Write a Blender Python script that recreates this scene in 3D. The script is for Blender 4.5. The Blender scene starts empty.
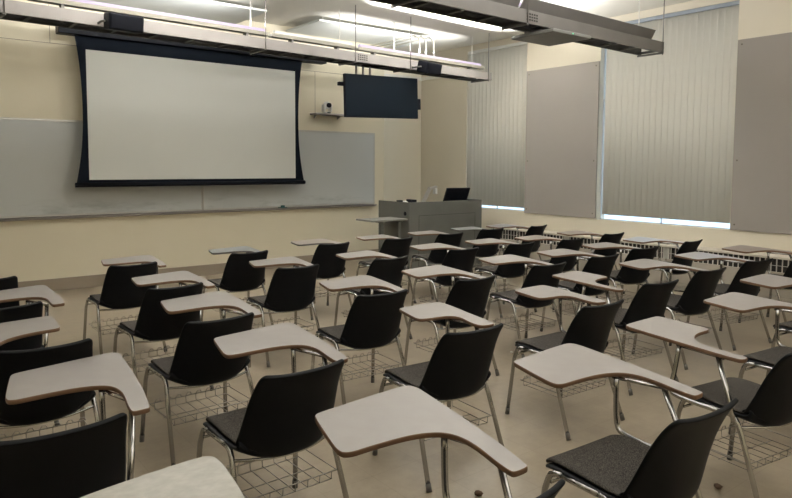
import bpy, math, random
from mathutils import Vector, Matrix
random.seed(7)
COL = bpy.context.scene.collection
R = math.radians

# ------------------------------------------------------------------ materials
def mat(name, col, rough=.5, metal=0., noise=None, bump=None, emit=None, spec=None, trans=None):
    m = bpy.data.materials.new(name); m.use_nodes = True
    nt = m.node_tree; b = nt.nodes['Principled BSDF']
    b.inputs['Base Color'].default_value = (*col, 1); b.inputs['Roughness'].default_value = rough
    b.inputs['Metallic'].default_value = metal
    if spec is not None: b.inputs['Specular IOR Level'].default_value = spec
    if trans is not None: b.inputs['Transmission Weight'].default_value = trans
    if emit:
        b.inputs['Emission Color'].default_value = (*emit[0], 1); b.inputs['Emission Strength'].default_value = emit[1]
    tc = None
    if noise or bump:
        tc = nt.nodes.new('ShaderNodeTexCoord')
    if noise:
        sc, amt, col2 = noise
        n = nt.nodes.new('ShaderNodeTexNoise'); n.inputs['Scale'].default_value = sc; n.inputs['Detail'].default_value = 4
        nt.links.new(tc.outputs['Object'], n.inputs['Vector'])
        r = nt.nodes.new('ShaderNodeValToRGB')
        r.color_ramp.elements[0].position = .5 - amt; r.color_ramp.elements[0].color = (*col, 1)
        r.color_ramp.elements[1].position = .5 + amt; r.color_ramp.elements[1].color = (*col2, 1)
        nt.links.new(n.outputs['Fac'], r.inputs['Fac']); nt.links.new(r.outputs['Color'], b.inputs['Base Color'])
    if bump:
        n2 = nt.nodes.new('ShaderNodeTexNoise'); n2.inputs['Scale'].default_value = bump[0]; n2.inputs['Detail'].default_value = 3
        nt.links.new(tc.outputs['Object'], n2.inputs['Vector'])
        bp = nt.nodes.new('ShaderNodeBump'); bp.inputs['Strength'].default_value = bump[1]; bp.inputs['Distance'].default_value = .002
        nt.links.new(n2.outputs['Fac'], bp.inputs['Height']); nt.links.new(bp.outputs['Normal'], b.inputs['Normal'])
    return m

M = {}
M['wall'] = mat('cream_wall_paint', (.68, .625, .485), .75, noise=(.6, .3, (.71, .655, .51)), bump=(180, .08))
M['wall_win'] = mat('window_wall_paint', (.65, .60, .495), .75, noise=(.7, .3, (.68, .63, .52)), bump=(180, .08))
M['column'] = mat('column_paint', (.78, .74, .63), .7, noise=(.8, .3, (.81, .77, .66)))
M['seam'] = mat('wall_joint', (.22, .18, .13), .8)
M['ceiling'] = mat('ceiling_paint', (.74, .72, .66), .85, noise=(1.2, .3, (.78, .76, .70)), bump=(60, .2))
M['base'] = mat('taupe_vinyl_baseboard', (.26, .215, .165), .55, noise=(3, .3, (.29, .24, .185)))
M['shell'] = mat('black_molded_plastic', (.0050, .0058, .0075), .48, noise=(30, .3, (.0065, .0075, .0095)), bump=(500, .15), spec=.14)
M['cushion'] = mat('speckled_charcoal_upholstery', (.017, .0155, .014), .95, noise=(240, .10, (.088, .080, .071)), bump=(400, .5), spec=.2)
M['chrome'] = mat('chrome_tube', (.40, .40, .40), .18, 1., noise=(8, .3, (.50, .495, .49)))
M['wire'] = mat('dull_chrome_wire', (.22, .21, .19), .35, 1., noise=(12, .3, (.45, .43, .4)))
M['rubber'] = mat('dark_rubber', (.10, .094, .086), .5, noise=(20, .3, (.12, .112, .10)))
M['lam'] = mat('warm_grey_laminate', (.268, .249, .242), .36, noise=(14, .25, (.29, .272, .264)))
M['lam_slate'] = mat('slate_grey_laminate', (.20, .21, .215), .38, noise=(14, .25, (.23, .24, .245)))
M['lam_glare'] = mat('window_glare_laminate', (.35, .345, .37), .3, noise=(14, .25, (.38, .375, .40)))  # pale lilac tint puts window glare into the laminate colour
M['lam_tan'] = mat('tan_grey_laminate', (.27, .235, .21), .38, noise=(14, .25, (.30, .265, .24)))
M['lam_mottle'] = mat('mottled_stone_laminate', (.34, .33, .30), .4, noise=(34, .2, (.42, .41, .375)))
M['edge'] = mat('brown_edge_band', (.135, .072, .038), .5, noise=(25, .3, (.17, .095, .052)))
M['edge_grey'] = mat('grey_edge_band', (.09, .085, .08), .5, noise=(25, .3, (.12, .112, .105)))
M['screen'] = mat('matte_white_screen_cloth', (.62, .63, .60), .9, noise=(.5, .3, (.64, .65, .62)))
M['black_cloth'] = mat('black_screen_border', (.007, .010, .016), .85, noise=(5, .3, (.009, .012, .019)), spec=.08)
M['alu'] = mat('brushed_aluminium', (.48, .47, .44), .42, .7, noise=(10, .3, (.54, .53, .5)))
M['rail'] = mat('grey_painted_steel', (.27, .25, .242), .5, .1, noise=(4, .3, (.30, .28, .27)))
M['rail2'] = mat('galvanised_grey_steel', (.145, .137, .13), .45, .3, noise=(4, .3, (.175, .165, .158)))
M['dark_steel'] = mat('dark_ladder_steel', (.075, .075, .07), .6, .3, noise=(6, .3, (.10, .10, .092)))
M['cable'] = mat('black_cable_jacket', (.018, .02, .022), .6, noise=(12, .3, (.03, .032, .035)))
M['fixture'] = mat('fixture_housing_enamel', (.42, .40, .34), .4, .2, noise=(4, .3, (.47, .45, .39)))
M['white_pipe'] = mat('white_painted_conduit', (.72, .71, .66), .5, noise=(8, .3, (.76, .75, .70)))
M['tv'] = mat('dark_display_glass', (.005, .009, .015), .4, noise=(3, .3, (.006, .011, .018)), spec=.12)
M['bezel'] = mat('black_plastic_bezel', (.006, .007, .012), .45, noise=(30, .3, (.008, .009, .013)), spec=.1)
M['lectern'] = mat('grey_wood_laminate', (.095, .098, .088), .5, noise=(3, .35, (.125, .128, .115)))
M['lectern_top'] = mat('pale_grey_top', (.20, .20, .185), .4, noise=(8, .3, (.23, .23, .215)))
M['groove'] = mat('dark_panel_groove', (.03, .03, .027), .7)
M['panel'] = mat('taupe_tackboard', (.285, .262, .245), .85, noise=(1.5, .35, (.31, .285, .265)), bump=(300, .2))
M['screw'] = mat('dull_screw_head', (.12, .10, .085), .5, .5)
M['blind'] = mat('cream_blind_vane', (.66, .64, .595), .75, noise=(6, .3, (.69, .67, .625)))
def vane_mat():
    m = M['blind']; nt = m.node_tree; b = nt.nodes['Principled BSDF']; out = nt.nodes['Material Output']
    t = nt.nodes.new('ShaderNodeBsdfTranslucent'); t.inputs['Color'].default_value = (1, .90, .75, 1)
    mx = nt.nodes.new('ShaderNodeMixShader'); mx.inputs[0].default_value = .36
    nt.links.new(b.outputs[0], mx.inputs[1]); nt.links.new(t.outputs[0], mx.inputs[2]); nt.links.new(mx.outputs[0], out.inputs['Surface'])
vane_mat()
M['headrail'] = mat('blue_grey_headrail', (.27, .31, .36), .5, .3, noise=(5, .3, (.31, .35, .4)))
M['winframe'] = mat('white_window_frame', (.65, .66, .66), .5, noise=(5, .3, (.7, .71, .71)))
M['glass'] = mat('window_glass', (.9, .97, 1.), .03, trans=1.)
M['rad'] = mat('cream_radiator_enamel', (.40, .365, .31), .5, noise=(4, .3, (.44, .405, .345)))
M['rad_top'] = mat('pale_radiator_top', (.55, .51, .44), .45, noise=(4, .3, (.6, .56, .49)))
M['rad_dark'] = mat('dark_radiator_cavity', (.03, .028, .025), .8)
M['bar'] = mat('pale_grille_bar', (.50, .48, .44), .5, noise=(6, .3, (.55, .53, .49)))
M['white_pl'] = mat('white_plastic', (.68, .68, .66), .4, noise=(20, .3, (.72, .72, .7)))
M['grey_pl'] = mat('mid_grey_plastic', (.17, .17, .165), .5, noise=(10, .3, (.2, .2, .19)))
M['teal'] = mat('teal_eraser_felt', (.03, .10, .10), .8, noise=(40, .3, (.045, .13, .13)))
M['brown'] = mat('brown_crumb', (.09, .055, .035), .9, noise=(60, .3, (.13, .08, .05)))
M['cloud'] = mat('white_ceiling_panel', (.62, .645, .63), .8, noise=(2, .3, (.65, .675, .66)))
M['lamp'] = mat('lit_tube_lens', (.12, .11, .13), .6, emit=((.88, .73, 1.), .62))
M['green_led'] = mat('green_led', (.1, .4, .25), .4, emit=((.2, 1., .6), .5))

def whiteboard_mat():
    m = mat('whiteboard_enamel', (.5, .52, .515), .32)
    nt = m.node_tree; b = nt.nodes['Principled BSDF']
    g = nt.nodes.new('ShaderNodeNewGeometry'); s = nt.nodes.new('ShaderNodeSeparateXYZ')
    nt.links.new(g.outputs['Position'], s.inputs['Vector'])
    # eraser smudges: noise blotches in a band above the marker tray
    mp = nt.nodes.new('ShaderNodeMapping'); mp.inputs['Scale'].default_value = (1.3, 1, 5)
    nt.links.new(g.outputs['Position'], mp.inputs['Vector'])
    n = nt.nodes.new('ShaderNodeTexNoise'); n.inputs['Scale'].default_value = 1.6; n.inputs['Detail'].default_value = 7
    n.inputs['Roughness'].default_value = .65
    nt.links.new(mp.outputs['Vector'], n.inputs['Vector'])
    r = nt.nodes.new('ShaderNodeValToRGB'); r.color_ramp.elements[0].position = .50; r.color_ramp.elements[1].position = .72
    nt.links.new(n.outputs['Fac'], r.inputs['Fac'])
    band = nt.nodes.new('ShaderNodeMapRange'); band.inputs['From Min'].default_value = 1.08; band.inputs['From Max'].default_value = 1.22
    band.inputs['To Min'].default_value = 1; band.inputs['To Max'].default_value = 0
    nt.links.new(s.outputs['Z'], band.inputs['Value'])
    mul = nt.nodes.new('ShaderNodeMath'); mul.operation = 'MULTIPLY'
    nt.links.new(r.outputs['Color'], mul.inputs[0]); nt.links.new(band.outputs['Result'], mul.inputs[1])
    mx = nt.nodes.new('ShaderNodeMixRGB'); mx.inputs[1].default_value = (.49, .51, .505, 1); mx.inputs[2].default_value = (.36, .375, .365, 1)
    nt.links.new(mul.outputs[0], mx.inputs[0]); nt.links.new(mx.outputs[0], b.inputs['Base Color'])
    return m
M['wb'] = whiteboard_mat()

def floor_mat():
    m = mat('vinyl_tile_floor', (.4, .34, .26), .3)
    nt = m.node_tree; b = nt.nodes['Principled BSDF']
    tc = nt.nodes.new('ShaderNodeTexCoord')
    br = nt.nodes.new('ShaderNodeTexBrick'); br.offset = 0; br.inputs['Scale'].default_value = 1
    br.inputs['Brick Width'].default_value = .305; br.inputs['Row Height'].default_value = .305
    br.inputs['Mortar Size'].default_value = .0014; br.inputs['Mortar Smooth'].default_value = .3
    br.inputs['Color1'].default_value = (.325, .276, .21, 1); br.inputs['Color2'].default_value = (.34, .289, .221, 1)
    br.inputs['Mortar'].default_value = (.265, .22, .165, 1)
    nt.links.new(tc.outputs['Object'], br.inputs['Vector'])
    n = nt.nodes.new('ShaderNodeTexNoise'); n.inputs['Scale'].default_value = 7; n.inputs['Detail'].default_value = 8; n.inputs['Roughness'].default_value = .7
    nt.links.new(tc.outputs['Object'], n.inputs['Vector'])
    r = nt.nodes.new('ShaderNodeValToRGB'); r.color_ramp.elements[0].position = .3; r.color_ramp.elements[0].color = (.80, .79, .78, 1)
    r.color_ramp.elements[1].position = .7; r.color_ramp.elements[1].color = (1.06, 1.05, 1.03, 1)
    nt.links.new(n.outputs['Fac'], r.inputs['Fac'])
    mx = nt.nodes.new('ShaderNodeMixRGB'); mx.blend_type = 'MULTIPLY'; mx.inputs[0].default_value = 1
    nt.links.new(br.outputs['Color'], mx.inputs[1]); nt.links.new(r.outputs['Color'], mx.inputs[2]); nt.links.new(mx.outputs[0], b.inputs['Base Color'])
    r2 = nt.nodes.new('ShaderNodeMapRange'); r2.inputs['To Min'].default_value = .22; r2.inputs['To Max'].default_value = .42
    nt.links.new(n.outputs['Fac'], r2.inputs['Value']); nt.links.new(r2.outputs['Result'], b.inputs['Roughness'])
    b.inputs['Specular IOR Level'].default_value = .4
    return m
M['floor'] = floor_mat()

# ------------------------------------------------------------------ mesh helpers
class MB:
    def __init__(s): s.v = []; s.f = []; s.smooth = []
    def box(s, x0, x1, y0, y1, z0, z1, mtx=None):
        i = len(s.v)
        vs = [Vector((x, y, z)) for z in (z0, z1) for y in (y0, y1) for x in (x0, x1)]
        if mtx: vs = [mtx @ v for v in vs]
        s.v += vs
        for q in ((0, 2, 3, 1), (4, 5, 7, 6), (0, 1, 5, 4), (2, 6, 7, 3), (0, 4, 6, 2), (1, 3, 7, 5)):
            s.f.append(tuple(i + k for k in q)); s.smooth.append(False)
        return s
    def tube(s, pts, r, n=10, closed=False):
        pts = [Vector(p) for p in pts]; N = len(pts); base = len(s.v)
        up = None
        for k, p in enumerate(pts):
            if closed: t = (pts[(k + 1) % N] - pts[k - 1]).normalized()
            else: t = (pts[min(k + 1, N - 1)] - pts[max(k - 1, 0)]).normalized()
            if up is None:
                a = Vector((0, 0, 1)) if abs(t.z) < .9 else Vector((1, 0, 0)); up = (a - t * a.dot(t)).normalized()
            else: up = (up - t * up.dot(t)).normalized()
            w = t.cross(up)
            for j in range(n):
                an = 2 * math.pi * j / n; s.v.append(p + (up * math.cos(an) + w * math.sin(an)) * r)
        for k in range(N if closed else N - 1):
            k2 = (k + 1) % N
            for j in range(n):
                s.f.append((base + k * n + j, base + k * n + (j + 1) % n, base + k2 * n + (j + 1) % n, base + k2 * n + j)); s.smooth.append(True)
        if not closed:
            s.f.append(tuple(base + j for j in reversed(range(n)))); s.smooth.append(False)
            s.f.append(tuple(base + (N - 1) * n + j for j in range(n))); s.smooth.append(False)
        return s
    def prism(s, out, z0, z1):
        i = len(s.v); n = len(out)
        s.v += [Vector((x, y, z0)) for x, y in out] + [Vector((x, y, z1)) for x, y in out]
        s.f.append(tuple(i + k for k in reversed(range(n)))); s.f.append(tuple(i + n + k for k in range(n))); s.smooth += [False, False]
        for k in range(n):
            s.f.append((i + k, i + (k + 1) % n, i + n + (k + 1) % n, i + n + k)); s.smooth.append(False)
        return s
    def prism_x(s, prof, x0, x1):          # profile in (y,z) swept along x
        i = len(s.v); n = len(prof)
        s.v += [Vector((x0, y, z)) for y, z in prof] + [Vector((x1, y, z)) for y, z in prof]
        s.f.append(tuple(i + k for k in range(n))); s.f.append(tuple(i + n + k for k in reversed(range(n)))); s.smooth += [False, False]
        for k in range(n):
            s.f.append((i + k, i + n + k, i + n + (k + 1) % n, i + (k + 1) % n)); s.smooth.append(False)
        return s
    def grid(s, P):
        i = len(s.v); a = len(P); b = len(P[0])
        for row in P: s.v += [Vector(p) for p in row]
        for p in range(a - 1):
            for q in range(b - 1):
                s.f.append((i + p * b + q, i + p * b + q + 1, i + (p + 1) * b + q + 1, i + (p + 1) * b + q)); s.smooth.append(True)
        return s
    def build(s, name, m, parent=None, bevel=0, loc=None):
        me = bpy.data.meshes.new(name); me.from_pydata([tuple(v) for v in s.v], [], s.f); me.update()
        me.polygons.foreach_set('use_smooth', s.smooth)
        me.materials.append(m)
        o = bpy.data.objects.new(name, me); COL.objects.link(o)
        if loc: o.location = loc
        if parent: o.parent = parent
        if bevel:
            b = o.modifiers.new('bevel', 'BEVEL'); b.width = bevel; b.segments = 2; b.limit_method = 'ANGLE'
        return o

def tag(o, label=None, cat=None, group=None, kind=None):
    if label: o['label'] = label
    if cat: o['category'] = cat
    if group: o['group'] = group
    if kind: o['kind'] = kind
    return o
def empty(name, loc=(0, 0, 0), rz=0):
    o = bpy.data.objects.new(name, None); COL.objects.link(o); o.location = loc; o.rotation_euler = (0, 0, rz)
    o.empty_display_size = .1
    return o
def struct(o): o['kind'] = 'structure'; return o
def bx(name, m, x0, x1, y0, y1, z0, z1, parent=None, bevel=0):
    """box as its own object, origin at the box's base when it is top level"""
    if parent is None:
        c = ((x0 + x1) / 2, (y0 + y1) / 2, z0)
        return MB().box(x0 - c[0], x1 - c[0], y0 - c[1], y1 - c[1], 0, z1 - z0).build(name, m, None, bevel, c)
    return MB().box(x0, x1, y0, y1, z0, z1).build(name, m, parent, bevel)
def catmull(P, k=4, closed=False):
    out = []; n = len(P)
    rng = range(n) if closed else range(n - 1)
    for i in rng:
        g = (lambda j: P[j % n]) if closed else (lambda j: P[max(0, min(n - 1, j))])
        p0, p1, p2, p3 = g(i - 1), g(i), g(i + 1), g(i + 2)
        for q in range(k):
            t = q / k
            out.append(tuple(.5 * (2 * b + (c - a) * t + (2 * a - 5 * b + 4 * c - d) * t * t + (-a + 3 * b - 3 * c + d) * t ** 3) for a, b, c, d in zip(p0, p1, p2, p3)))
    if not closed: out.append(tuple(P[-1]))
    return out
def chaikin(P, it=2):
    for _ in range(it):
        Q = []
        for i in range(len(P)):
            a = P[i]; b = P[(i + 1) % len(P)]
            Q.append((a[0] * .75 + b[0] * .25, a[1] * .75 + b[1] * .25)); Q.append((a[0] * .25 + b[0] * .75, a[1] * .25 + b[1] * .75))
        P = Q
    return P
def inset(P, d):
    out = []; n = len(P)
    area = sum(P[i][0] * P[(i + 1) % n][1] - P[(i + 1) % n][0] * P[i][1] for i in range(n))
    s = 1 if area > 0 else -1
    for i in range(n):
        a = Vector(P[i - 1]); c = Vector(P[(i + 1) % n]); t = (c - a).normalized()
        out.append((P[i][0] - t.y * d * s, P[i][1] + t.x * d * s))
    return out

# ------------------------------------------------------------------ the setting
W = 8.4; D = 9.27; DR = 9.97; HC = 3.8; XL = -1.6; YB = -2.2
struct(bx('floor', M['floor'], XL - .1, W + .25, YB - .1, DR + .15, -.1, 0))
struct(bx('ceiling', M['ceiling'], XL - .1, W + .25, YB - .1, DR + .15, HC, HC + .1))
struct(bx('wall_front', M['wall'], XL, 6.955, D, D + .15, 0, HC))
struct(bx('wall_return', M['column'], 6.805, 6.955, D + .15, DR + .15, 0, HC))
struct(bx('wall_recess', M['column'], 6.955, W + .2, DR, DR + .15, 0, HC))
struct(bx('wall_left', M['wall'], XL - .15, XL, YB, D, 0, HC))
struct(bx('wall_back', M['wall'], XL, W + .2, YB - .15, YB, 0, HC))
# window wall with its two openings
WIN = [(7.275, 8.68, .875, 3.70), (3.885, 5.86, .838, 3.70)]
w = MB(); x0, x1 = W, W + .2
ys = [DR] + [v for wn in WIN for v in (wn[1], wn[0])] + [YB]
w.box(x0, x1, 8.68, DR, 0, HC); w.box(x0, x1, 5.86, 7.275, 0, HC); w.box(x0, x1, YB, 3.885, 0, HC)
for a, b, c, d in WIN: w.box(x0, x1, a, b, 0, c); w.box(x0, x1, a, b, d, HC)
struct(w.build('wall_right', M['wall_win']))
struct(bx('baseboard_front', M['base'], XL, 6.955, D - .012, D, 0, .155, bevel=.003))
struct(bx('baseboard_left', M['base'], XL, XL + .012, YB, D, 0, .155))
# fine joints between the wall boards
def P_seam(i, *a): struct(bx(f'trim_{i}', M['seam'], *a))
P_seam(1, XL, 6.955, D - .003, D, 3.146, 3.153)
P_seam(2, 1.685, 1.691, D - .003, D, 3.153, HC)
P_seam(3, 5.545, 5.551, D - .003, D, 2.47, 3.146)
# windows: frame, mullion and panes
for i, (a, b, c0, d) in enumerate(WIN):
    e = struct(empty(f'window_{i+1}', (W + .10, (a + b) / 2, c0)))
    f = MB(); h = (b - a) / 2; H = d - c0
    for q in ((-h, -h + .015, 0, H), (h - .015, h, 0, H), (-h, h, 0, .012), (-h, h, H - .04, H), (-.005, .005, 0, H), (-h, h, H * .62, H * .62 + .03)):
        f.box(-.012, .012, q[0], q[1], q[2], q[3])
    f.build('window_frame', M['winframe'], e)
    for (ya, yb) in ((-h + .015, -.005), (.005, h - .015)):
        for (za, zb) in ((.012, H * .62), (H * .62 + .03, H - .04)):
            MB().box(-.003, .003, ya, yb, za, zb).build('window_pane', M['glass'], e)

# ------------------------------------------------------------------ vertical blinds
def blind(name_label, ya, yb, zb, zt, ang, pitch, hr):
    e = empty('vertical_blind', (W + .045, (ya + yb) / 2, zt)); tag(e, name_label, 'blind', 'vertical blinds over the windows')
    h = (yb - ya) / 2
    MB().box(-.03, .03, -h - (.05 if hr else 0), h + .05, -.05, 0).build('headrail', M['headrail'] if hr else M['white_pl'], e, .004)
    n = int((yb - ya) / pitch)
    proto = None
    for k in range(n):
        y = -h + (k + .5) * (2 * h / n)
        if proto is None:
            L = zt - zb - .05; hw = .048
            g = MB(); P = []
            for zz in (0, -L):
                P.append([((1 - (t * t)) * .006, t * hw, zz) for t in (-1, -.6, -.2, .2, .6, 1)])
            g.grid(P); s = g.build('vane', M['blind'], e); s.modifiers.new('thick', 'SOLIDIFY').thickness = .0012
            proto = s
        else:
            s = proto.copy(); COL.objects.link(s); s.parent = e
        s.location = (0, y, -.05); s.rotation_euler = (0, 0, R(ang + random.uniform(-1.2, 1.2)))
    return e
blind('cream vertical blind with angled vanes over the far window, behind the grey lectern', 7.30, 8.68, .93, 3.70, 28, .088, False)
blind('cream vertical blind, wider of the two, between the two taupe boards with a blue-lit gap', 3.90, 5.79, .918, 3.70, 5, .088, True)

# ------------------------------------------------------------------ tack boards on the window wall
def tackboard(label, ya, yb, za, zb):
    e = empty('tack_board', (W, (ya + yb) / 2, za)); tag(e, label, 'board', 'taupe boards on the window wall')
    h = (yb - ya) / 2; H = zb - za
    MB().box(-.024, -.002, -h, h, 0, H).build('board', M['panel'], e, .003)
    for yy in (-h + .05, h - .05):
        for zz in (.07, H * .37, H - .06):
            MB().tube([(-.026, yy, zz), (-.021, yy, zz)], .011, 10).build('screw', M['screw'], e)
tackboard('taupe tack board screwed to the wall between the two blinds', 5.868, 7.255, .855, 3.19)
tackboard('taupe tack board at the right edge, right of the wide blind', 2.47, 3.872, .845, 3.205)

# ------------------------------------------------------------------ radiator covers along the window wall
RLAB = ['grey lectern end, first radiator cover by the corner', 'second radiator cover from the corner column', 'middle radiator cover below the blue-lit window',
        'fourth radiator cover from the corner column', 'radiator cover nearest the camera along the window wall']
RLAB = ['cream radiator cover with slotted grille nearest the corner column and lectern',
        'cream radiator cover with slotted grille under the middle tack board',
        'cream radiator cover with slotted grille under the wide blind',
        'cream radiator cover with slotted grille under the right edge tack board',
        'cream radiator cover along the window wall, the one nearest the camera']
y = 7.82
for k in range(5):
    L = 1.62; e = empty('radiator_cover', (8.255, y - L / 2, 0)); tag(e, RLAB[k], 'radiator', 'radiator covers along the window wall')
    h = L / 2 - .004
    MB().box(-.12, .14, -h, h, .02, .415).build('casing', M['rad'], e, .004)
    MB().box(-.10, .14, -h + .01, h - .01, .415, .57).build('cavity', M['rad_dark'], e)
    g = MB(); n = 26
    for j in range(n + 1):
        yy = -h + j * 2 * h / n
        g.box(-.122, -.112, yy - .0055, yy + .0055, .415, .57)
    g.box(-.122, -.112, -h, -h + .04, .415, .57); g.box(-.122, -.112, h - .04, h, .415, .57); g.box(-.122, -.112, -h, h, .488, .493)
    g.build('grille', M['bar'], e)
    MB().box(-.145, .14, -h, h, .57, .597).build('top_cover', M['rad_top'], e, .005)
    MB().box(-.10, .12, -h, h, 0, .02).build('plinth', M['rad_dark'], e)
    y -= L

# ------------------------------------------------------------------ whiteboards
def whiteboard(label, xa, xb):
    za, zb = .965, 2.19
    e = empty('whiteboard', ((xa + xb) / 2, D, za)); tag(e, label, 'whiteboard', 'whiteboards on the front wall')
    h = (xb - xa) / 2; H = zb - za
    MB().box(-h, h, -.022, 0, 0, H).build('board', M['wb'], e)
    f = MB(); f.box(-h, h, -.028, 0, H - .022, H + .004); f.box(-h, -h + .016, -.028, 0, 0, H); f.box(h - .016, h, -.028, 0, 0, H); f.box(-h, h, -.028, 0, -.004, .02)
    f.build('frame', M['alu'], e, .002)
    t = MB(); t.prism_x([(-.005, -.045), (-.085, -.03), (-.09, -.008), (-.083, -.008), (-.078, -.02), (-.028, -.02), (-.005, -.005)], -h, h)
    t.build('marker_tray', M['rail'], e)
SX = 3.628
whiteboard('long whiteboard with grey smudges, left of the joint below the screen', .1, SX - .003)
whiteboard('whiteboard with grey smudges, right of the joint and reaching the corner column', SX + .003, 6.735)

# ------------------------------------------------------------------ projection screen
e = empty('projection_screen', (3.62, 8.95, 1.33)); tag(e, 'wide pull-down projection screen with curved black borders before the whiteboards', 'projection screen')
ox, oz = 3.62, 1.33
wl, wr, wb_, wt = 2.03, 5.00, 1.43, 3.065
MB().box(wl - ox, wr - ox, -.004, .0, wb_ - oz, wt - oz).build('screen_cloth', M['screen'], e)
n = 20; zb, zt = 1.39, 3.23
def off(z, a=.125, m_=.055, b=.15):
    t = (z - zb) / (zt - zb)
    edge = b if t < .5 else a
    return m_ + (edge - m_) * abs(2 * t - 1) ** 2.2
zz = [zb + (zt - zb) * k / n for k in range(n + 1)]
for sgn, xe in ((-1, wl), (1, wr)):
    b_ = MB(); i = 0
    P = []
    for yy in (-.003, .001):
        P.append([(xe - ox - sgn * .0, yy, z_ - oz) for z_ in zz] ); P.append([(xe - ox + sgn * off(z_), yy, z_ - oz) for z_ in zz])
    rows = [P[0], P[1], P[3], P[2], P[0]]
    b_.grid(rows); b_.smooth = [False] * len(b_.smooth); b_.build('side_border', M['black_cloth'], e)
MB().box(wl - .002 - ox, wr + .002 - ox, -.003, .001, wt - oz, zt - oz).build('top_border', M['black_cloth'], e)
MB().box(wl - .002 - ox, wr + .002 - ox, -.003, .001, zb - oz, wb_ - oz).build('bottom_border', M['black_cloth'], e)
MB().tube([(wl - .165 - ox, 0, zb - .025 - oz), (wr + .165 - ox, 0, zb - .025 - oz)], .03, 12).build('bottom_bar', M['bezel'], e)
MB().box(1.71 - ox, 5.53 - ox, -.08, .09, 3.225 - oz, 3.325 - oz).build('housing', M['bezel'], e, .008)
for xx in (2.2, 5.0): MB().box(xx - ox, xx + .04 - ox, .08, D - 8.952, 3.26 - oz, 3.32 - oz).build('wall_bracket', M['dark_steel'], e)

# ------------------------------------------------------------------ cable trays, fixtures
PH1, PH2 = 3.5, 1.2
def on_tray(which, x, off):
    # a point at length x along a tray, off metres behind its near rail
    xe, ye, ph = ((7.9, 7.64, R(PH1)), (7.6, 4.44, R(PH2)))[which]
    return xe - (xe - x) * math.cos(ph) - off * math.sin(ph), ye - (xe - x) * math.sin(ph) + off * math.cos(ph)
def cable_tray(label, clabel, xa, xb, yn, yf, z0, z1, mr, rods, cend=.05, phi=0):
    L = xb - xa; c_, s_n = math.cos(R(phi)), math.sin(R(phi)); org = (xb - L * c_, yn - L * s_n)
    e = empty('cable_tray', (org[0], org[1], z0), R(phi)); tag(e, label, 'cable tray', 'overhead cable trays')
    wdt = yf - yn; H = z1 - z0
    for (ya, s_) in ((0, 1), (wdt, -1)):
        m_ = MB(); m_.prism_x([(ya, 0), (ya + s_ * .03, 0), (ya + s_ * .03, .006), (ya + s_ * .006, .006), (ya + s_ * .006, H - .006), (ya + s_ * .03, H - .006), (ya + s_ * .03, H), (ya, H)][::s_], 0, L)
        m_.build('side_rail', mr if ya == 0 else M['dark_steel'], e)
    n = int(L / .42)
    for k in range(n + 1):
        xx = L - .08 - k * .42
        MB().box(xx - .02, xx + .02, .006, wdt - .006, .008, .032).build('rung', M['dark_steel'], e)
    MB().box(L - .06, L, -.012, wdt + .012, -.004, H + .004).build('end_plate', mr, e, .003) if False else None
    for rx in rods:
        for yy in (-.012, wdt + .012):
            MB().tube([(rx - xa, yy, -.03), (rx - xa, yy, HC - z0)], .006, 8).build('hanger_rod', M['white_pipe'] if yy > 0 else M['rail2'], e)
        MB().box(rx - xa - .015, rx - xa + .015, -.016, wdt + .016, -.018, 0).build('hanger_channel', M['rail2'], e)
    for vx in ((5.15,) if phi > 2 else (5.05,)):
        vp_ = MB()
        for a in range(5):
            for b in range(3): vp_.box(vx - xa + a * .036, vx - xa + a * .036 + .022, -.003, .001, .028 + b * .028, .028 + b * .028 + .016)
        tag(vp_.build('vent_slots', M['rad_dark'], e), 'dark slotted vent')
    # bundled cables lie along the ladder
    cb = empty('cable_bundle', (org[0], org[1], z0 + .034), R(phi)); tag(cb, clabel, 'cables', 'cables in the trays')
    for j in range(9):
        yy = .045 + j * (wdt - .09) / 8; ph = random.random() * 6
        MB().tube([(q * .25, yy + .008 * math.sin(q * .9 + ph), .019) for q in range(int((L - cend) / .25))], .019, 6).build('cable', M['cable'], cb)
    return e
cable_tray('pale grey ladder cable tray nearer the front wall, above the screen', 'black cables lying in the pale tray above the screen', -1.4, 7.96, 7.644, 7.99, 3.05, 3.175, M['rail'], (.92, 3.71, 5.10, 6.12, 7.86), .05, PH1)
cable_tray('darker grey ladder cable tray nearer the camera, top right', 'black cables lying in the darker tray nearer the camera', -1.4, 7.67, 4.442, 4.75, 3.045, 3.175, M['rail2'], (1.2, 3.6, 5.05, 7.62), .7, PH2)

def fixture(label, xa, xb, off, z0, lit, mh, flared=False):
    px, py = on_tray(1 if flared else 0, (xa + xb) / 2, off)
    e = empty('linear_light_fixture', (px, py, z0), R(PH2 if flared else PH1)); tag(e, label, 'light fixture', 'linear light fixtures on the trays')
    h = (xb - xa) / 2
    if flared: prof = [(-.06, 0), (.06, 0), (.115, .10), (.115, .108), (.105, .108), (.055, .012), (-.055, .012), (-.105, .108), (-.115, .108), (-.115, .10)]
    else: prof = [(-.05, 0), (.05, 0), (.075, .05), (.068, .05), (.045, .008), (-.045, .008), (-.052, .04), (-.060, .04)]
    MB().prism_x(prof, -h, h).build('housing', mh, e)
    for xx in (-h + .05, h - .05): MB().box(xx - .05, xx + .05, -.045, .045, .008, .03).build('lamp_holder', M['white_pl'], e)
    MB().tube([(-h + .05, 0, .058), (h - .05, 0, .058)], .030 if not flared else .02, 12).build('lamp_tube', M['lamp'] if lit else M['white_pl'], e)
    for xx in (-h + .3, h - .3): MB().box(xx - .015, xx + .015, -.04, .04, -(z0 - 3.06), 0).build('stand_off', M['rail2'], e)
    return e
fixture('lit linear lamp on the front tray above the left part of the screen', 1.15, 3.80, .10, 3.225, True, M['fixture'])
fixture('unlit linear fixture on the front tray between the two lit lamps', 3.84, 5.16, .10, 3.225, False, M['fixture'])
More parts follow.
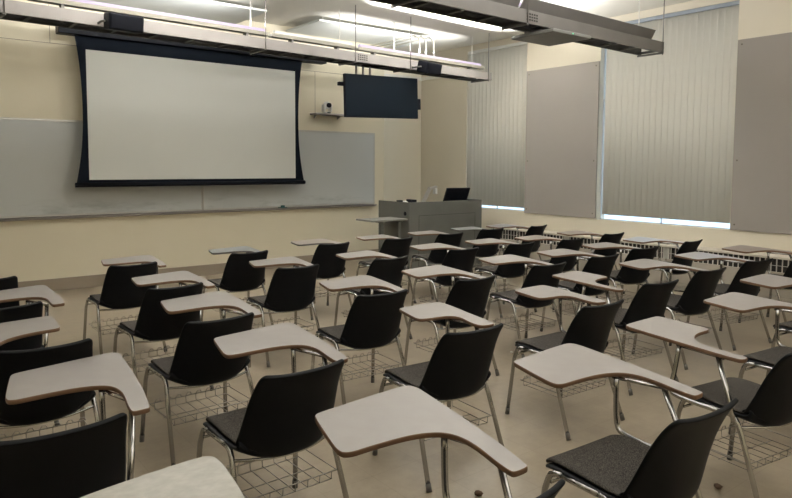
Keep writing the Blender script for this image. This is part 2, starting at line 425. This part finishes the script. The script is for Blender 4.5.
fixture('lit linear lamp on the front tray ending at its right tip, above the display', 5.20, 7.82, .10, 3.225, True, M['fixture'])
fixture('grey flared linear fixture on the nearer tray, the right one at its tip', 5.02, 7.47, .12, 3.19, True, M['rail2'], True)  # tube glows to go with the added fill, lamp taken as off
fixture('grey flared linear fixture on the nearer tray, left of the one at its tip', 2.5, 4.98, .12, 3.19, True, M['rail2'], True)  # tube likewise glows only to suit the added fill

# conduits dropping from the ceiling into the front tray
for k, (xx, lb) in enumerate(((6.45, 'white conduit bending down into the front tray, leftmost of the three'), (6.58, 'white conduit bending down into the front tray, middle of the three'),
                              (6.74, 'white conduit bending down into the front tray, rightmost of the three'))):
    o = MB().tube([(0, 1.6, .52), (0, .2, .52)] + [(0, .2 - .15 * math.sin(R(a)), .37 + .15 * math.cos(R(a))) for a in (15, 30, 45, 60, 75, 90)] + [(0, .05, 0.02)], .014, 10)
    o = o.build('conduit', M['white_pipe'], None, 0, (xx, 7.66, 3.10)); tag(o, lb, 'pipe', 'conduits at the front tray')

# ceiling panels
for (xa, xb, ya, yb, lb) in ((1.9, 4.155, 8.19, 9.2, 'flat white ceiling panel hung left, above the projection screen'), (4.99, 7.2, 8.21, 9.2, 'flat white ceiling panel hung above the wall display'),
                             (4.6, 7.23, 5.25, 6.2, 'flat white ceiling panel just beyond the nearer tray')):
    e = empty('ceiling_panel', ((xa + xb) / 2, (ya + yb) / 2, 3.70)); tag(e, lb, 'ceiling panel', 'flat panels under the ceiling')
    hx = (xb - xa) / 2; hy = (yb - ya) / 2
    MB().box(-hx, hx, -hy, hy, 0, .03).build('panel', M['cloud'], e, .003)
    for sx in (-1, 1):
        for sy in (-1, 1): MB().tube([(sx * (hx - .15), sy * (hy - .15), .03), (sx * (hx - .15), sy * (hy - .15), .1)], .006, 6).build('hanger', M['white_pipe'], e)

struct(bx('trim_4', M['white_pipe'], 6.955, W, DR - .03, DR, 3.30, 3.36))
struct(bx('trim_5', M['white_pipe'], W - .03, W, 8.72, DR - .03, 3.30, 3.36))

# access point panel
e = empty('access_panel', (5.53, 4.47, 2.955)); tag(e, 'flat square grey panel hanging under the nearer tray', 'panel')
MB().box(-.31, .31, -.275, .275, 0, .035).build('body', M['grey_pl'], e, .008)
for sx in (-.15, .15): MB().box(sx - .015, sx + .015, .0, .22, .035, .09).build('bracket', M['rail2'], e)
MB().box(-.01, .01, -.28, -.274, .012, .022).build('indicator_light', M['green_led'], e)

# loudspeakers clamped to the front tray
def speaker(label, x, y, z, w_, h_, rz, tilt):
    e = empty('loudspeaker', (x, y, z), R(rz)); tag(e, label, 'loudspeaker', 'loudspeakers on the front tray')
    mt = Matrix.Rotation(R(tilt), 4, 'X')
    MB().box(-w_ / 2, w_ / 2, -.1, .1, -h_ / 2, h_ / 2, mt).build('cabinet', M['bezel'], e, .015)
    MB().box(-w_ / 2 + .015, w_ / 2 - .015, -.108, -.1, -h_ / 2 + .012, h_ / 2 - .012, mt).build('grille', M['bezel'], e, .004)
    MB().tube([(-w_ / 2 - .01, 0, 0), (-w_ / 2 - .03, .05, 0), (-w_ / 2 - .03, .16, 0)], .012, 8).build('bracket', M['dark_steel'], e)
    return e
speaker('black loudspeaker on the front tray above the left part of the screen', 1.985, 7.11, 3.077, .345, .165, 2, 8)
speaker('black loudspeaker on the front tray right of the wall display', 6.37, 7.38, 3.07, .33, .165, 8, 14)

# wall display hung from the tray
e = empty('flat_display', (5.715, 7.66, 2.32)); tag(e, 'dark flat display hanging below the front tray, right of the screen', 'television')
tl = Matrix.Rotation(R(0), 4, 'X') @ Matrix.Rotation(R(1.7) * -1, 4, 'Y')
MB().box(-.655, .655, -.03, .02, 0.0, .60, tl).build('casing', M['bezel'], e, .006)
MB().box(-.642, .642, -.034, -.029, .014, .588, tl).build('screen', M['tv'], e)
for xx in (-.42, -.30, -.18): MB().tube([(xx, .06, .35), (xx, .06, .73)], .016, 8).build('hanging_pipe', M['rail'], e)
MB().box(-.5, -.1, .02, .06, .15, .4).build('mount_plate', M['dark_steel'], e)
MB().box(.655, .735, .0, .09, .14, .30, tl).build('side_box', M['bezel'], e, .006)
MB().box(-.72, -.6, .03, .09, .42, .47).build('cable_clip', M['bezel'], e, .004)

# shelf and conference camera
e = empty('wall_shelf', (5.73, 9.27, 2.445)); tag(e, 'narrow grey shelf on the front wall beside the display', 'shelf')
MB().box(-.28, .34, -.20, 0, 0, .025).build('board', M['rail'], e, .003)
for xx in (-.2, .25): MB().prism_x([(0, 0), (0, -.05), (-.10, 0)], xx - .008, xx + .008).build('bracket', M['rail'], e)
e = empty('conference_camera', (5.70, 9.15, 2.47)); tag(e, 'white conference camera with black lens standing on the wall shelf', 'camera')
MB().tube([(0, 0, 0), (0, 0, .012), (0, 0, .03)], .065, 20).build('base', M['white_pl'], e, .006)
for s_ in (-1, 1): MB().box(s_ * .0625 - .0125, s_ * .0625 + .0125, -.05, .05, .03, .15).build('yoke_arm', M['white_pl'], e, .01)
def ball(c, r, n=14):
    m_ = MB(); P = []
    for a in range(n + 1):
        th = math.pi * a / n; P.append([(c[0] + r * math.sin(th) * math.cos(2 * math.pi * b / n), c[1] + r * math.sin(th) * math.sin(2 * math.pi * b / n), c[2] + r * math.cos(th)) for b in range(n + 1)])
    return m_.grid(P)
ball((0, 0, .135), .062).build('head', M['white_pl'], e)
MB().tube([(0, -.04, .135), (0, -.085, .13)], .038, 18).build('lens', M['bezel'], e)
MB().box(-.03, .03, -.066, -.06, .005, .022).build('connector', M['bezel'], e)

# ------------------------------------------------------------------ lectern and its things
LX0, LX1, LY0, LY1, LZ = 6.05, 7.555, 7.43, 8.2, 1.09
e = empty('lectern', ((LX0 + LX1) / 2, (LY0 + LY1) / 2, 0)); tag(e, 'long grey laminate lectern desk standing by the corner column', 'lectern')
hx = (LX1 - LX0) / 2; hy = (LY1 - LY0) / 2
MB().box(-hx, hx, -hy, -hy + .025, 0, LZ).build('front_panel', M['lectern'], e, .003)
for s_ in (-1, 1): MB().box(s_ * hx - (.025 if s_ > 0 else 0), s_ * hx + (.025 if s_ < 0 else 0), -hy + .025, hy, 0, LZ).build('side_panel', M['lectern'], e, .003)
MB().box(-hx + .025, hx - .025, -hy + .025, hy, .93, .96).build('desk_top', M['lectern_top'], e, .003)
MB().box(-hx + .025, hx - .025, hy - .03, hy - .005, .06, .93).build('back_panel', M['lectern'], e)
g = MB(); gx0, gx1, gz0, gz1 = -hx + .18, hx - .15, .12, .89
for q in ((gx0, gx1, gz1 - .006, gz1), (gx0, gx1, gz0, gz0 + .006), (gx0, gx0 + .006, gz0, gz1), (gx1 - .006, gx1, gz0, gz1)):
    g.box(q[0], q[1], -hy - .0015, -hy + .002, q[2], q[3])
g.build('panel_groove', M['groove'], e)
MB().tube([(-hx - .006, -hy + .10, .92), (-hx + .01, -hy + .10, .92)], .03, 16).build('grommet', M['bezel'], e)
# fold-out shelf fixed to the lectern's side
s = MB().box(-hx - .64, -hx, -hy + .04, -hy + .46, .825, .85).build('side_shelf', M['lectern_top'], e, .004); s['label'] = 'pale grey fold-out shelf'
for xx in (.42, .10):
    b_ = MB(); b_.box(-hx - xx - .025, -hx - xx + .025, -hy + .10, -hy + .14, .30, .825); b_.tube([(-hx - xx, -hy + .12, .32), (-hx, -hy + .12, .30)], .016, 8)
    b_.box(-hx - xx - .02, -hx - xx + .02, -hy + .06, -hy + .42, .80, .825); b_.build('shelf_bracket', M['lectern'], e)

e = empty('computer_monitor', (7.29, 7.80, .96), R(-4)); tag(e, 'black monitor leaning back on the right part of the lectern', 'monitor')
mt = Matrix.Translation((0, 0, .07)) @ Matrix.Rotation(R(24), 4, 'X')
MB().box(-.24, .24, -.015, .015, 0, .27, mt).build('casing', M['bezel'], e, .006)
MB().box(-.225, .225, .014, .019, .015, .255, mt).build('screen', M['tv'], e)
MB().box(-.02, .02, .02, .06, 0, .16).build('neck', M['bezel'], e); MB().box(-.12, .12, -.06, .12, 0, .012).build('base', M['bezel'], e, .003)
e = empty('document_camera', (6.74, 7.90, .96)); tag(e, 'slim silver document camera with slanted arm on the lectern', 'document camera')
MB().box(-.12, .06, -.09, .09, 0, .03).build('base', M['grey_pl'], e, .006)
MB().box(-.035, .035, -.012, .012, 0, .36, Matrix.Translation((-.08, 0, .02)) @ Matrix.Rotation(R(33), 4, 'Y')).build('arm', M['alu'], e, .004)
MB().box(-.06, .10, -.03, .03, .0, .035, Matrix.Translation((.15, 0, .30)) @ Matrix.Rotation(R(-12), 4, 'Y')).build('camera_head', M['alu'], e, .006)
MB().box(.06, .10, -.035, .035, -.07, .02, Matrix.Translation((.14, 0, .29))).build('lamp', M['white_pl'], e, .004)
e = empty('desk_phone', (6.42, 7.90, .96)); tag(e, 'black and white desk telephone on the lectern near its left front corner', 'telephone')
MB().prism_x([(-.10, 0), (.10, 0), (.10, .12), (-.10, .05)], -.09, .09).build('base', M['white_pl'], e, .004)
MB().box(.02, .08, -.1, .1, .085, .145).build('handset', M['bezel'], e, .01)
e = bx('small_control_box', M['bezel'], 6.19, 6.27, 7.86, 7.93, .96, 1.10, bevel=.008); tag(e, 'small black control box on the lectern above its left side', 'control box')

# eraser on the whiteboard tray
e = empty('whiteboard_eraser', (4.92, 9.215, .946)); tag(e, 'teal whiteboard eraser on the marker tray below the screen', 'eraser')
MB().box(-.07, .07, -.02, .025, 0, .02).build('felt', M['teal'], e, .003); MB().box(-.03, .03, -.015, .02, .02, .05).build('grip', M['teal'], e, .006)

# ------------------------------------------------------------------ tablet-arm chairs
PROF = catmull([(.542, .386, .180, 0), (.560, .406, .215, .0), (.546, .426, .235, .003), (.48, .431, .246, .010), (.385, .417, .249, .024), (.28, .398, .249, .042),
                (.20, .379, .246, .066), (.145, .374, .243, .088), (.110, .394, .240, .102), (.094, .45, .236, .092), (.080, .54, .228, .066), (.058, .63, .219, .050),
                (.03, .705, .212, .038), (.006, .755, .206, .026), (-.004, .773, .190, .018)], 3)
def shell_grid(i0, i1, wf=1., lift=0., nu=19):
    P = []
    for i in range(i0, i1 + 1):
        y_, z_, hw, lf = PROF[i]
        a = PROF[max(0, i - 1)]; b = PROF[min(len(PROF) - 1, i + 1)]
        ty, tz = b[0] - a[0], b[1] - a[1]; L = math.hypot(ty, tz); ny, nz = tz / L, -ty / L
        row = []
        for k in range(nu):
            u = -1 + 2 * k / (nu - 1); uu = u * wf
            h = lf * abs(uu) ** 2.6 + lift
            # top edge dips a little between its raised corners
            dip = .003 * max(0, (z_ - .70) / .08) * (abs(u) ** 2 - .5) if z_ > .70 else 0
            row.append((uu * hw, y_ + ny * h, z_ + nz * h + dip))
        P.append(row)
    return P
ARM = chaikin([(-.004, .935), (.012, .978), (.05, .992), (.14, 1.004), (.28, 1.027), (.42, 1.046), (.495, 1.052), (.520, 1.01), (.502, .90), (.466, .68), (.424, .46), (.388, .32), (.376, .280), (.370, .258), (.355, .252),
               (.315, .250), (.300, .254), (.297, .270), (.301, .30), (.308, .34), (.334, .45), (.338, .53), (.318, .585), (.27, .618), (.2, .637), (.11, .641), (.02, .639), (-.045, .636), (-.072, .662), (-.05, .76)], 2)
COMPACT = chaikin([(.112, .87), (.125, .905), (.16, .920), (.299, .937), (.42, .943), (.478, .935), (.482, .87), (.455, .69), (.428, .557), (.393, .32), (.375, .265), (.33, .255), (.268, .268), (.266, .35),
                   (.300, .47), (.298, .525), (.275, .558), (.24, .575), (.15, .580), (.085, .588), (.060, .615), (.075, .70)], 2)
LEFTY = chaikin([(-.185, .93), (-.170, .968), (-.12, .985), (.02, 1.008), (.15, 1.03), (.195, 1.03), (.205, .99), (.197, .80), (.190, .68), (.165, .655), (.09, .648), (.02, .632), (-.05, .598),
                 (-.115, .54), (-.150, .46), (-.156, .32), (-.158, .235), (-.178, .212), (-.22, .208), (-.240, .235), (-.222, .50), (-.20, .78)], 2)

CS, CO = .968, .052
def chairify(o):
    for v in o.data.vertices:
        v.co.x *= CS; v.co.y *= CS; v.co.z = CS * v.co.z + CO * min(1, max(0, v.co.z) / .15)
def leg_pts(sx, front):
    if front: return [(sx * .272, .568, .0), (sx * .254, .528, .34), (sx * .247, .518, .385), (sx * .246, .506, .408), (sx * .245, .482, .419), (sx * .245, .45, .421)]
    return [(sx * .274, .040, .0), (sx * .253, .180, .33), (sx * .247, .206, .385), (sx * .246, .222, .408), (sx * .245, .25, .420), (sx * .245, .28, .421)]
def make_chair(kind):
    root = empty('tablet_arm_chair')
    b = MB().grid(shell_grid(0, len(PROF) - 1)).build('seat_shell', M['shell'], root)
    so = b.modifiers.new('thick', 'SOLIDIFY'); so.thickness = .017; so.offset = 1
    sb = b.modifiers.new('sub', 'SUBSURF'); sb.levels = 1; sb.render_levels = 1
    c_ = MB().grid(shell_grid(4, 24, .92, .012, 15)).build('seat_cushion', M['cushion'], root)
    so = c_.modifiers.new('thick', 'SOLIDIFY'); so.thickness = .016; so.offset = -1 if False else 0
    bv = c_.modifiers.new('sub', 'SUBSURF'); bv.levels = 1; bv.render_levels = 1
    for sx in (-1, 1):
        for fr in (True, False):
            p = leg_pts(sx, fr); l = MB().tube(p, .0125, 10).build('leg', M['chrome'], root)
            d = (Vector(p[1]) - Vector(p[0])).normalized()
            MB().tube([p[0], Vector(p[0]) + d * .032], .0148, 10).build('foot_cap', M['rubber'], l)
        MB().tube([(sx * .245, .275, .421), (sx * .245, .455, .421)], .0125, 10).build('side_rail', M['chrome'], root)
    MB().tube(catmull([(-.248, .200, .372), (-.19, .165, .372), (-.10, .125, .372), (0, .112, .372), (.10, .125, .372), (.19, .165, .372), (.248, .200, .372)], 3), .007, 8).build('crossbar', M['chrome'], root)
    MB().tube([(-.247, .505, .375), (0, .49, .385), (.247, .505, .375)], .007, 8).build('crossbar', M['chrome'], root)
    # wire book basket
    g = MB(); z1_, z0_ = .205, .168
    g.tube([(-.252, .15, z1_), (.252, .15, z1_), (.252, .47, z1_), (-.252, .47, z1_)], .0032, 6, True)
    for k in range(8):
        xx = -.224 + k * .064
        g.tube([(xx, .15, z1_), (xx, .153, z0_), (xx, .30, z0_), (xx, .467, z0_), (xx, .47, z1_ + .0), (xx + .012, .47, z1_ + .018), (xx + .03, .47, z1_ + .018), (xx + .038, .47, z1_)], .0024, 6)
    for yy in (.16, .31, .46): g.tube([(-.23, yy, z0_ - .004), (.232, yy, z0_ - .004)], .0026, 6)
    g.build('book_basket', M['wire'], root)
    # support tubes of the writing tablet
    if kind == 'left':
        fp = [(-.19, .585, .672), (-.23, .585, .52), (-.262, .575, .455), (-.272, .54, .432), (-.270, .44, .425), (-.266, .30, .424)]
        rp = [(-.192, .36, .672), (-.235, .27, .50), (-.262, .22, .40)]
        ul = [(-.19, .60, .674), (-.195, .34, .674)]
    else:
        fp = [(.285, .600, .672), (.288, .598, .52), (.285, .585, .455), (.278, .55, .432), (.272, .45, .425), (.268, .30, .424)]
        rp = [(.345, .40, .672), (.300, .28, .50), (.266, .21, .39)]
        ul = [(.285, .62, .674), (.345, .38, .674)]
    MB().tube(catmull(fp, 3), .0125, 10).build('tablet_support', M['chrome'], root)
    MB().tube(rp, .0125, 10).build('tablet_support', M['chrome'], root)
    MB().tube(ul, .009, 8).build('tablet_bracket', M['chrome'], root)
    out = {'arm': ARM, 'compact': COMPACT, 'left': LEFTY}[kind]
    pv = (-.03, .65) if kind == 'left' else (.2, .65)
    out = [(x - pv[0], y - pv[1]) for x, y in out]
    i1 = inset(out, .0025); i2 = inset(out, .001)
    n = len(out)
    t = MB(); t.v = [Vector((x, y, .011)) for x, y in i1] + [Vector((x, y, -.0075)) for x, y in i1]
    area = sum(out[i][0] * out[(i + 1) % n][1] - out[(i + 1) % n][0] * out[i][1] for i in range(n))
    up = list(range(n)) if area > 0 else list(reversed(range(n)))
    t.f = [tuple(up), tuple(n + k for k in reversed(up))]; t.smooth = [False, False]
    tab = t.build('writing_tablet', M['lam'], root, 0, (pv[0], pv[1], .689))
    rows = [[(x, y, z) for x, y in o_ + [o_[0]]] for o_, z in ((i1, .011), (i2, .0097), (out, .006), (out, -.0025), (i2, -.0062), (i1, -.0075))]
    if area < 0: rows = rows[::-1]
    MB().grid(rows).build('edge_band', M['edge'], tab)
    for ch in root.children:
        if ch is tab:
            ch.location = (ch.location.x * CS, ch.location.y * CS, ch.location.z * CS + CO)
            for o_ in (tab, tab.children[0]):
                for v in o_.data.vertices: v.co.x *= CS; v.co.y *= CS
        else:
            chairify(ch)
            for g_ in ch.children: chairify(g_)
    return root

def copy_tree(o, parent=None, top=True):
    c = o.copy(); COL.objects.link(c); c.parent = parent
    for ch in list(o.children): copy_tree(ch, c, False)
    return c
def restyle(root, lam, edge, loc_off, rot, sx, sy):
    for ch in root.children:
        if ch.name.startswith('writing_tablet'):
            ch.location.x += loc_off[0]; ch.location.y += loc_off[1]; ch.rotation_euler.z = R(rot); ch.scale = (sx, sy, 1)
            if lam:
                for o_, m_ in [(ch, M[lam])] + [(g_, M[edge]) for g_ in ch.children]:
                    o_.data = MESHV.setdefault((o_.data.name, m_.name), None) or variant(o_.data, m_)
MESHV = {}
def variant(me, m_):
    k = (me.name, m_.name)
    if not MESHV.get(k):
        n_ = me.copy(); n_.materials[0] = m_; MESHV[k] = n_
    return MESHV[k]

ROWN = {1: 'row nearest the camera', 2: 'second row from camera', 3: 'middle row', 4: 'second row from the whiteboards', 5: 'row nearest the whiteboards'}
SEAT = ['first from left', 'second from left', 'third from left', 'fourth from left', 'fifth from left', 'sixth from left', 'seventh from left', 'last beside the radiators']
CH = [ # x, y, deg, kind, (dx,dy,rot,sx,sy), row, seat, laminate, edge
 (.29, 1.007, 3, 'compact', (0, 0, 0, 1.25, 1.0), 1, 0, 'lam_mottle', 'edge_grey'),
 (1.233, 1.069, -0.5, 'arm', (-0.045, -0.007, -2.5, 0.995, 1.034), 1, 1, None, None),
 (2.260, 1.084, -3.0, 'arm', (-0.005, -0.010, -0.3, 0.995, 1.035), 1, 2, None, None),
 (3.431, 1.170, -8, 'left', (0, 0, 0, 1, 1), 1, 3, None, None),
 (4.364, 1.268, -5.6, 'arm', (0.000, 0.000, -0.1, 0.989, 0.976), 1, 4, None, None),
 (5.421, 1.501, -6.7, 'arm', (-0.000, -0.000, -0.2, 1.007, 0.992), 1, 5, None, None),
 (0.418, 2.279, 2.2, 'arm', (-0.006, -0.012, -0.1, 0.940, 1.082), 2, 0, None, None),
 (1.362, 2.353, 1.2, 'arm', (-0.003, -0.024, -0.0, 1.007, 1.035), 2, 1, None, None),
 (2.417, 2.401, -3.7, 'compact', (0, 0, 0, 1, 1), 2, 2, None, None),
 (3.524, 2.373, -2.3, 'compact', (0, 0, 0, 1, 1), 2, 3, None, None),
 (4.537, 2.568, -6, 'left', (0, 0, 0, 1, 1), 2, 4, None, None),
 (5.456, 2.639, -5.2, 'arm', (-0.006, 0.000, -0.4, 0.996, 1.001), 2, 5, None, None),
 (6.362, 2.645, -9.5, 'arm', (0.018, -0.003, 0.7, 0.955, 1.005), 2, 6, 'lam_glare', 'edge'),
 (7.444, 2.611, -7.2, 'arm', (-0.000, -0.000, -0.2, 1.022, 1.032), 2, 7, 'lam_tan', 'edge'),
 (.560, 3.390, 0, 'left', (0, 0, 0, 1, 1), 3, 0, None, None),
 (1.449, 3.433, 1.7, 'arm', (0.009, 0.018, 0.7, 0.981, 1.088), 3, 1, None, None),
 (2.614, 3.474, -3.3, 'arm', (0.013, -0.001, 0.8, 0.996, 1.006), 3, 2, None, None),
 (3.543, 3.511, -0.7, 'arm', (0.004, 0.006, 0.3, 1.003, 1.009), 3, 3, None, None),
 (4.579, 3.642, -4.7, 'arm', (-0.004, 0.010, -0.3, 1.006, 1.024), 3, 4, None, None),
 (5.452, 3.678, -4.4, 'arm', (0.012, -0.016, 0.6, 0.977, 0.958), 3, 5, None, None),
 (6.337, 3.786, -8.7, 'arm', (0.001, 0.004, -0.2, 0.974, 0.941), 3, 6, None, None),
 (7.414, 3.823, 0.8, 'arm', (0.007, -0.014, 0.6, 0.988, 0.974), 3, 7, 'lam_glare', 'edge'),
 (0.534, 4.477, 7.5, 'arm', (0.024, -0.004, 1.8, 1.008, 1.037), 4, 0, None, None),
 (1.584, 4.539, 3.8, 'arm', (0.024, -0.013, 1.6, 0.992, 1.044), 4, 1, None, None),
 (2.724, 4.819, -0.4, 'arm', (-0.012, 0.025, -0.6, 1.010, 0.970), 4, 2, None, None),
 (3.687, 4.777, 1.4, 'arm', (-0.005, 0.008, -0.1, 0.964, 0.929), 4, 3, None, None),
 (4.711, 4.862, -1.6, 'arm', (-0.004, 0.015, -0.2, 0.962, 0.951), 4, 4, None, None),
 (5.587, 4.842, -2.9, 'arm', (-0.016, 0.025, -0.9, 1.001, 0.967), 4, 5, None, None),
 (6.399, 4.767, -2.6, 'arm', (-0.014, 0.021, -0.8, 0.980, 0.933), 4, 6, 'lam_tan', 'edge'),
 (7.386, 4.862, -3.6, 'arm', (-0.023, 0.030, -1.3, 0.968, 0.925), 4, 7, 'lam_tan', 'edge'),
 (.550, 5.640, 2, 'left', (0, 0, 0, 1, 1), 5, 0, None, None),
 (1.649, 5.768, 3.2, 'arm', (0.009, -0.007, 0.8, 0.977, 1.002), 5, 1, None, None),
 (2.793, 5.904, 2.8, 'arm', (-0.020, 0.018, -0.9, 0.960, 0.884), 5, 2, 'lam_slate', 'edge_grey'),
 (3.865, 6.039, 1.3, 'arm', (-0.004, 0.009, -0.0, 0.992, 1.003), 5, 3, 'lam_tan', 'edge_grey'),
 (4.777, 6.037, -0.5, 'arm', (-0.010, 0.012, -0.5, 0.955, 0.900), 5, 4, None, None),
 (5.647, 6.073, -2.6, 'arm', (-0.015, 0.021, -0.9, 0.957, 0.911), 5, 5, None, None),
 (6.535, 6.201, -4.9, 'arm', (-0.022, 0.022, -1.3, 0.955, 0.880), 5, 6, 'lam_slate', 'edge_grey'),
 (7.448, 6.150, 5.4, 'arm', (-0.021, 0.033, -0.8, 0.996, 0.926), 5, 7, None, None),
]
KIND = {'arm': 'black tablet-arm chair', 'compact': 'black chair with smaller squarish tablet', 'left': 'black chair with a left-hand tablet arm'}
LAMN = {'lam_mottle': 'mottled pale top, ', 'lam_slate': 'slate grey top, ', 'lam_tan': 'tan-grey top, ', 'lam_glare': 'top with painted window glare, ', None: ''}
protos = {k: make_chair(k) for k in ('arm', 'compact', 'left')}
used = set()
todo = []
for r_ in CH:
    k = r_[3]
    todo.append((r_, None if k in used else protos[k])); used.add(k)
made = []
for r_, pr in reversed(todo):       # copies first, the originals are placed last
    o = pr if pr else copy_tree(protos[r_[3]])
    x, y, a, k, tw, row, seat, lam, edge = r_
    o.location = (x * CS, y * CS, 0); o.rotation_euler = (0, 0, R(a))
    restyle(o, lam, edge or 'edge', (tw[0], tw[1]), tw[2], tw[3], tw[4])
    lb = f"{KIND[k]}, {LAMN[lam]}{SEAT[seat]}, {ROWN[row]}"
    if (row, seat) == (1, 0): lb = 'chair mostly below the frame whose mottled pale tablet fills the bottom left edge'
    if (row, seat) == (5, 0): lb = 'black chair back cut off by the left edge, in the row nearest the whiteboards'
    tag(o, lb, 'chair', 'tablet-arm chairs in rows')

# ------------------------------------------------------------------ small things on the floor
def crumb(x, y, m_, label, cat, s_=.02):
    b = MB(); P = []
    for a in range(7):
        th = math.pi * a / 6; P.append([(s_ * math.sin(th) * math.cos(2 * math.pi * q / 8) * random.uniform(.7, 1.2), s_ * math.sin(th) * math.sin(2 * math.pi * q / 8) * random.uniform(.7, 1.2), s_ * .6 + s_ * .6 * math.cos(th)) for q in range(8)])
        P[-1].append(P[-1][0])
    tag(b.grid(P).build('litter', m_, None, 0, (x, y, 0)), label, cat, 'bits of litter on the floor')
crumb(3.267, 1.515, M['brown'], 'small brown crumpled bit on the floor at bottom right, beside the nearest chair back', 'litter', .022)
crumb(2.248, 2.205, M['brown'], 'small brown crumpled bit on the floor beneath the nearest centre tablet', 'litter', .022)
crumb(4.247, 3.790, M['white_pl'], 'tiny white scrap of paper on the floor in the middle of the room', 'litter', .016)

# ------------------------------------------------------------------ lights
def area(name, loc, sx, sy, power, col, rot=(0, 0, 0)):
    l = bpy.data.lights.new(name, 'AREA'); l.shape = 'RECTANGLE'; l.size = sx; l.size_y = sy; l.energy = power; l.color = col; l.spread = R(78)
    o = bpy.data.objects.new(name, l); COL.objects.link(o); o.location = loc; o.rotation_euler = rot
    return o
WARM = (1., .985, .96)
def light_pair(n, x, y, L, pf, pb, ph=0):
    # each pair throws its light up and out to both sides
    area(n + '_front', (x, y - .05, 3.345), L, .08, pf, WARM, (math.pi + R(62), 0, R(ph)))
    area(n + '_back', (x, y + .05, 3.345), L, .08, pb, WARM, (math.pi - R(62), 0, R(ph)))
light_pair('lamp_light_a', *on_tray(0, 2.47, .10), 2.5, 120, 16, PH1)
light_pair('lamp_light_b', *on_tray(0, 6.50, .10), 2.5, 120, 16, PH1)
light_pair('fill_light_c', *on_tray(1, 4.9, .12), 4.8, 66, 55, PH2)  # added fill light; the nearer tray's own lamps are taken as off
# fill lights added above and behind the camera, no fixtures modelled there
light_pair('fill_light_d', 3.0, 1.3, 6.0, 45, 85)
light_pair('fill_light_e', 3.0, -1.2, 6.0, 18, 32)
wd = bpy.data.worlds.new('overcast_sky'); bpy.context.scene.world = wd; wd.use_nodes = True
bg = wd.node_tree.nodes['Background']; bg.inputs['Color'].default_value = (.62, .80, 1., 1); bg.inputs['Strength'].default_value = 1.9

# ------------------------------------------------------------------ camera
yaw, pit, roll, fpx, cy = 6.62576522e-01, 7.23402969e-02, 5.22994803e-03, 651.976749, 212.955078
f = Vector((math.sin(yaw) * math.cos(pit), math.cos(yaw) * math.cos(pit), -math.sin(pit)))
r0 = Vector((math.cos(yaw), -math.sin(yaw), 0)); u0 = r0.cross(f)
r = r0 * math.cos(roll) + u0 * math.sin(roll); u = -r0 * math.sin(roll) + u0 * math.cos(roll)
cd = bpy.data.cameras.new('camera'); cam = bpy.data.objects.new('camera', cd); COL.objects.link(cam)
cam.matrix_world = Matrix(((r.x, u.x, -f.x, 0), (r.y, u.y, -f.y, 0), (r.z, u.z, -f.z, 1.63), (0, 0, 0, 1)))
cd.sensor_width = 36; cd.lens = fpx * 36 / 792; cd.shift_y = (cy - 249) / 792; cd.clip_start = .02; cd.clip_end = 100
sc = bpy.context.scene; sc.camera = cam
sc.view_settings.view_transform = 'Standard'; sc.view_settings.look = 'None'; sc.view_settings.gamma = 1; sc.view_settings.exposure = .24; sc.view_settings.use_curve_mapping = False
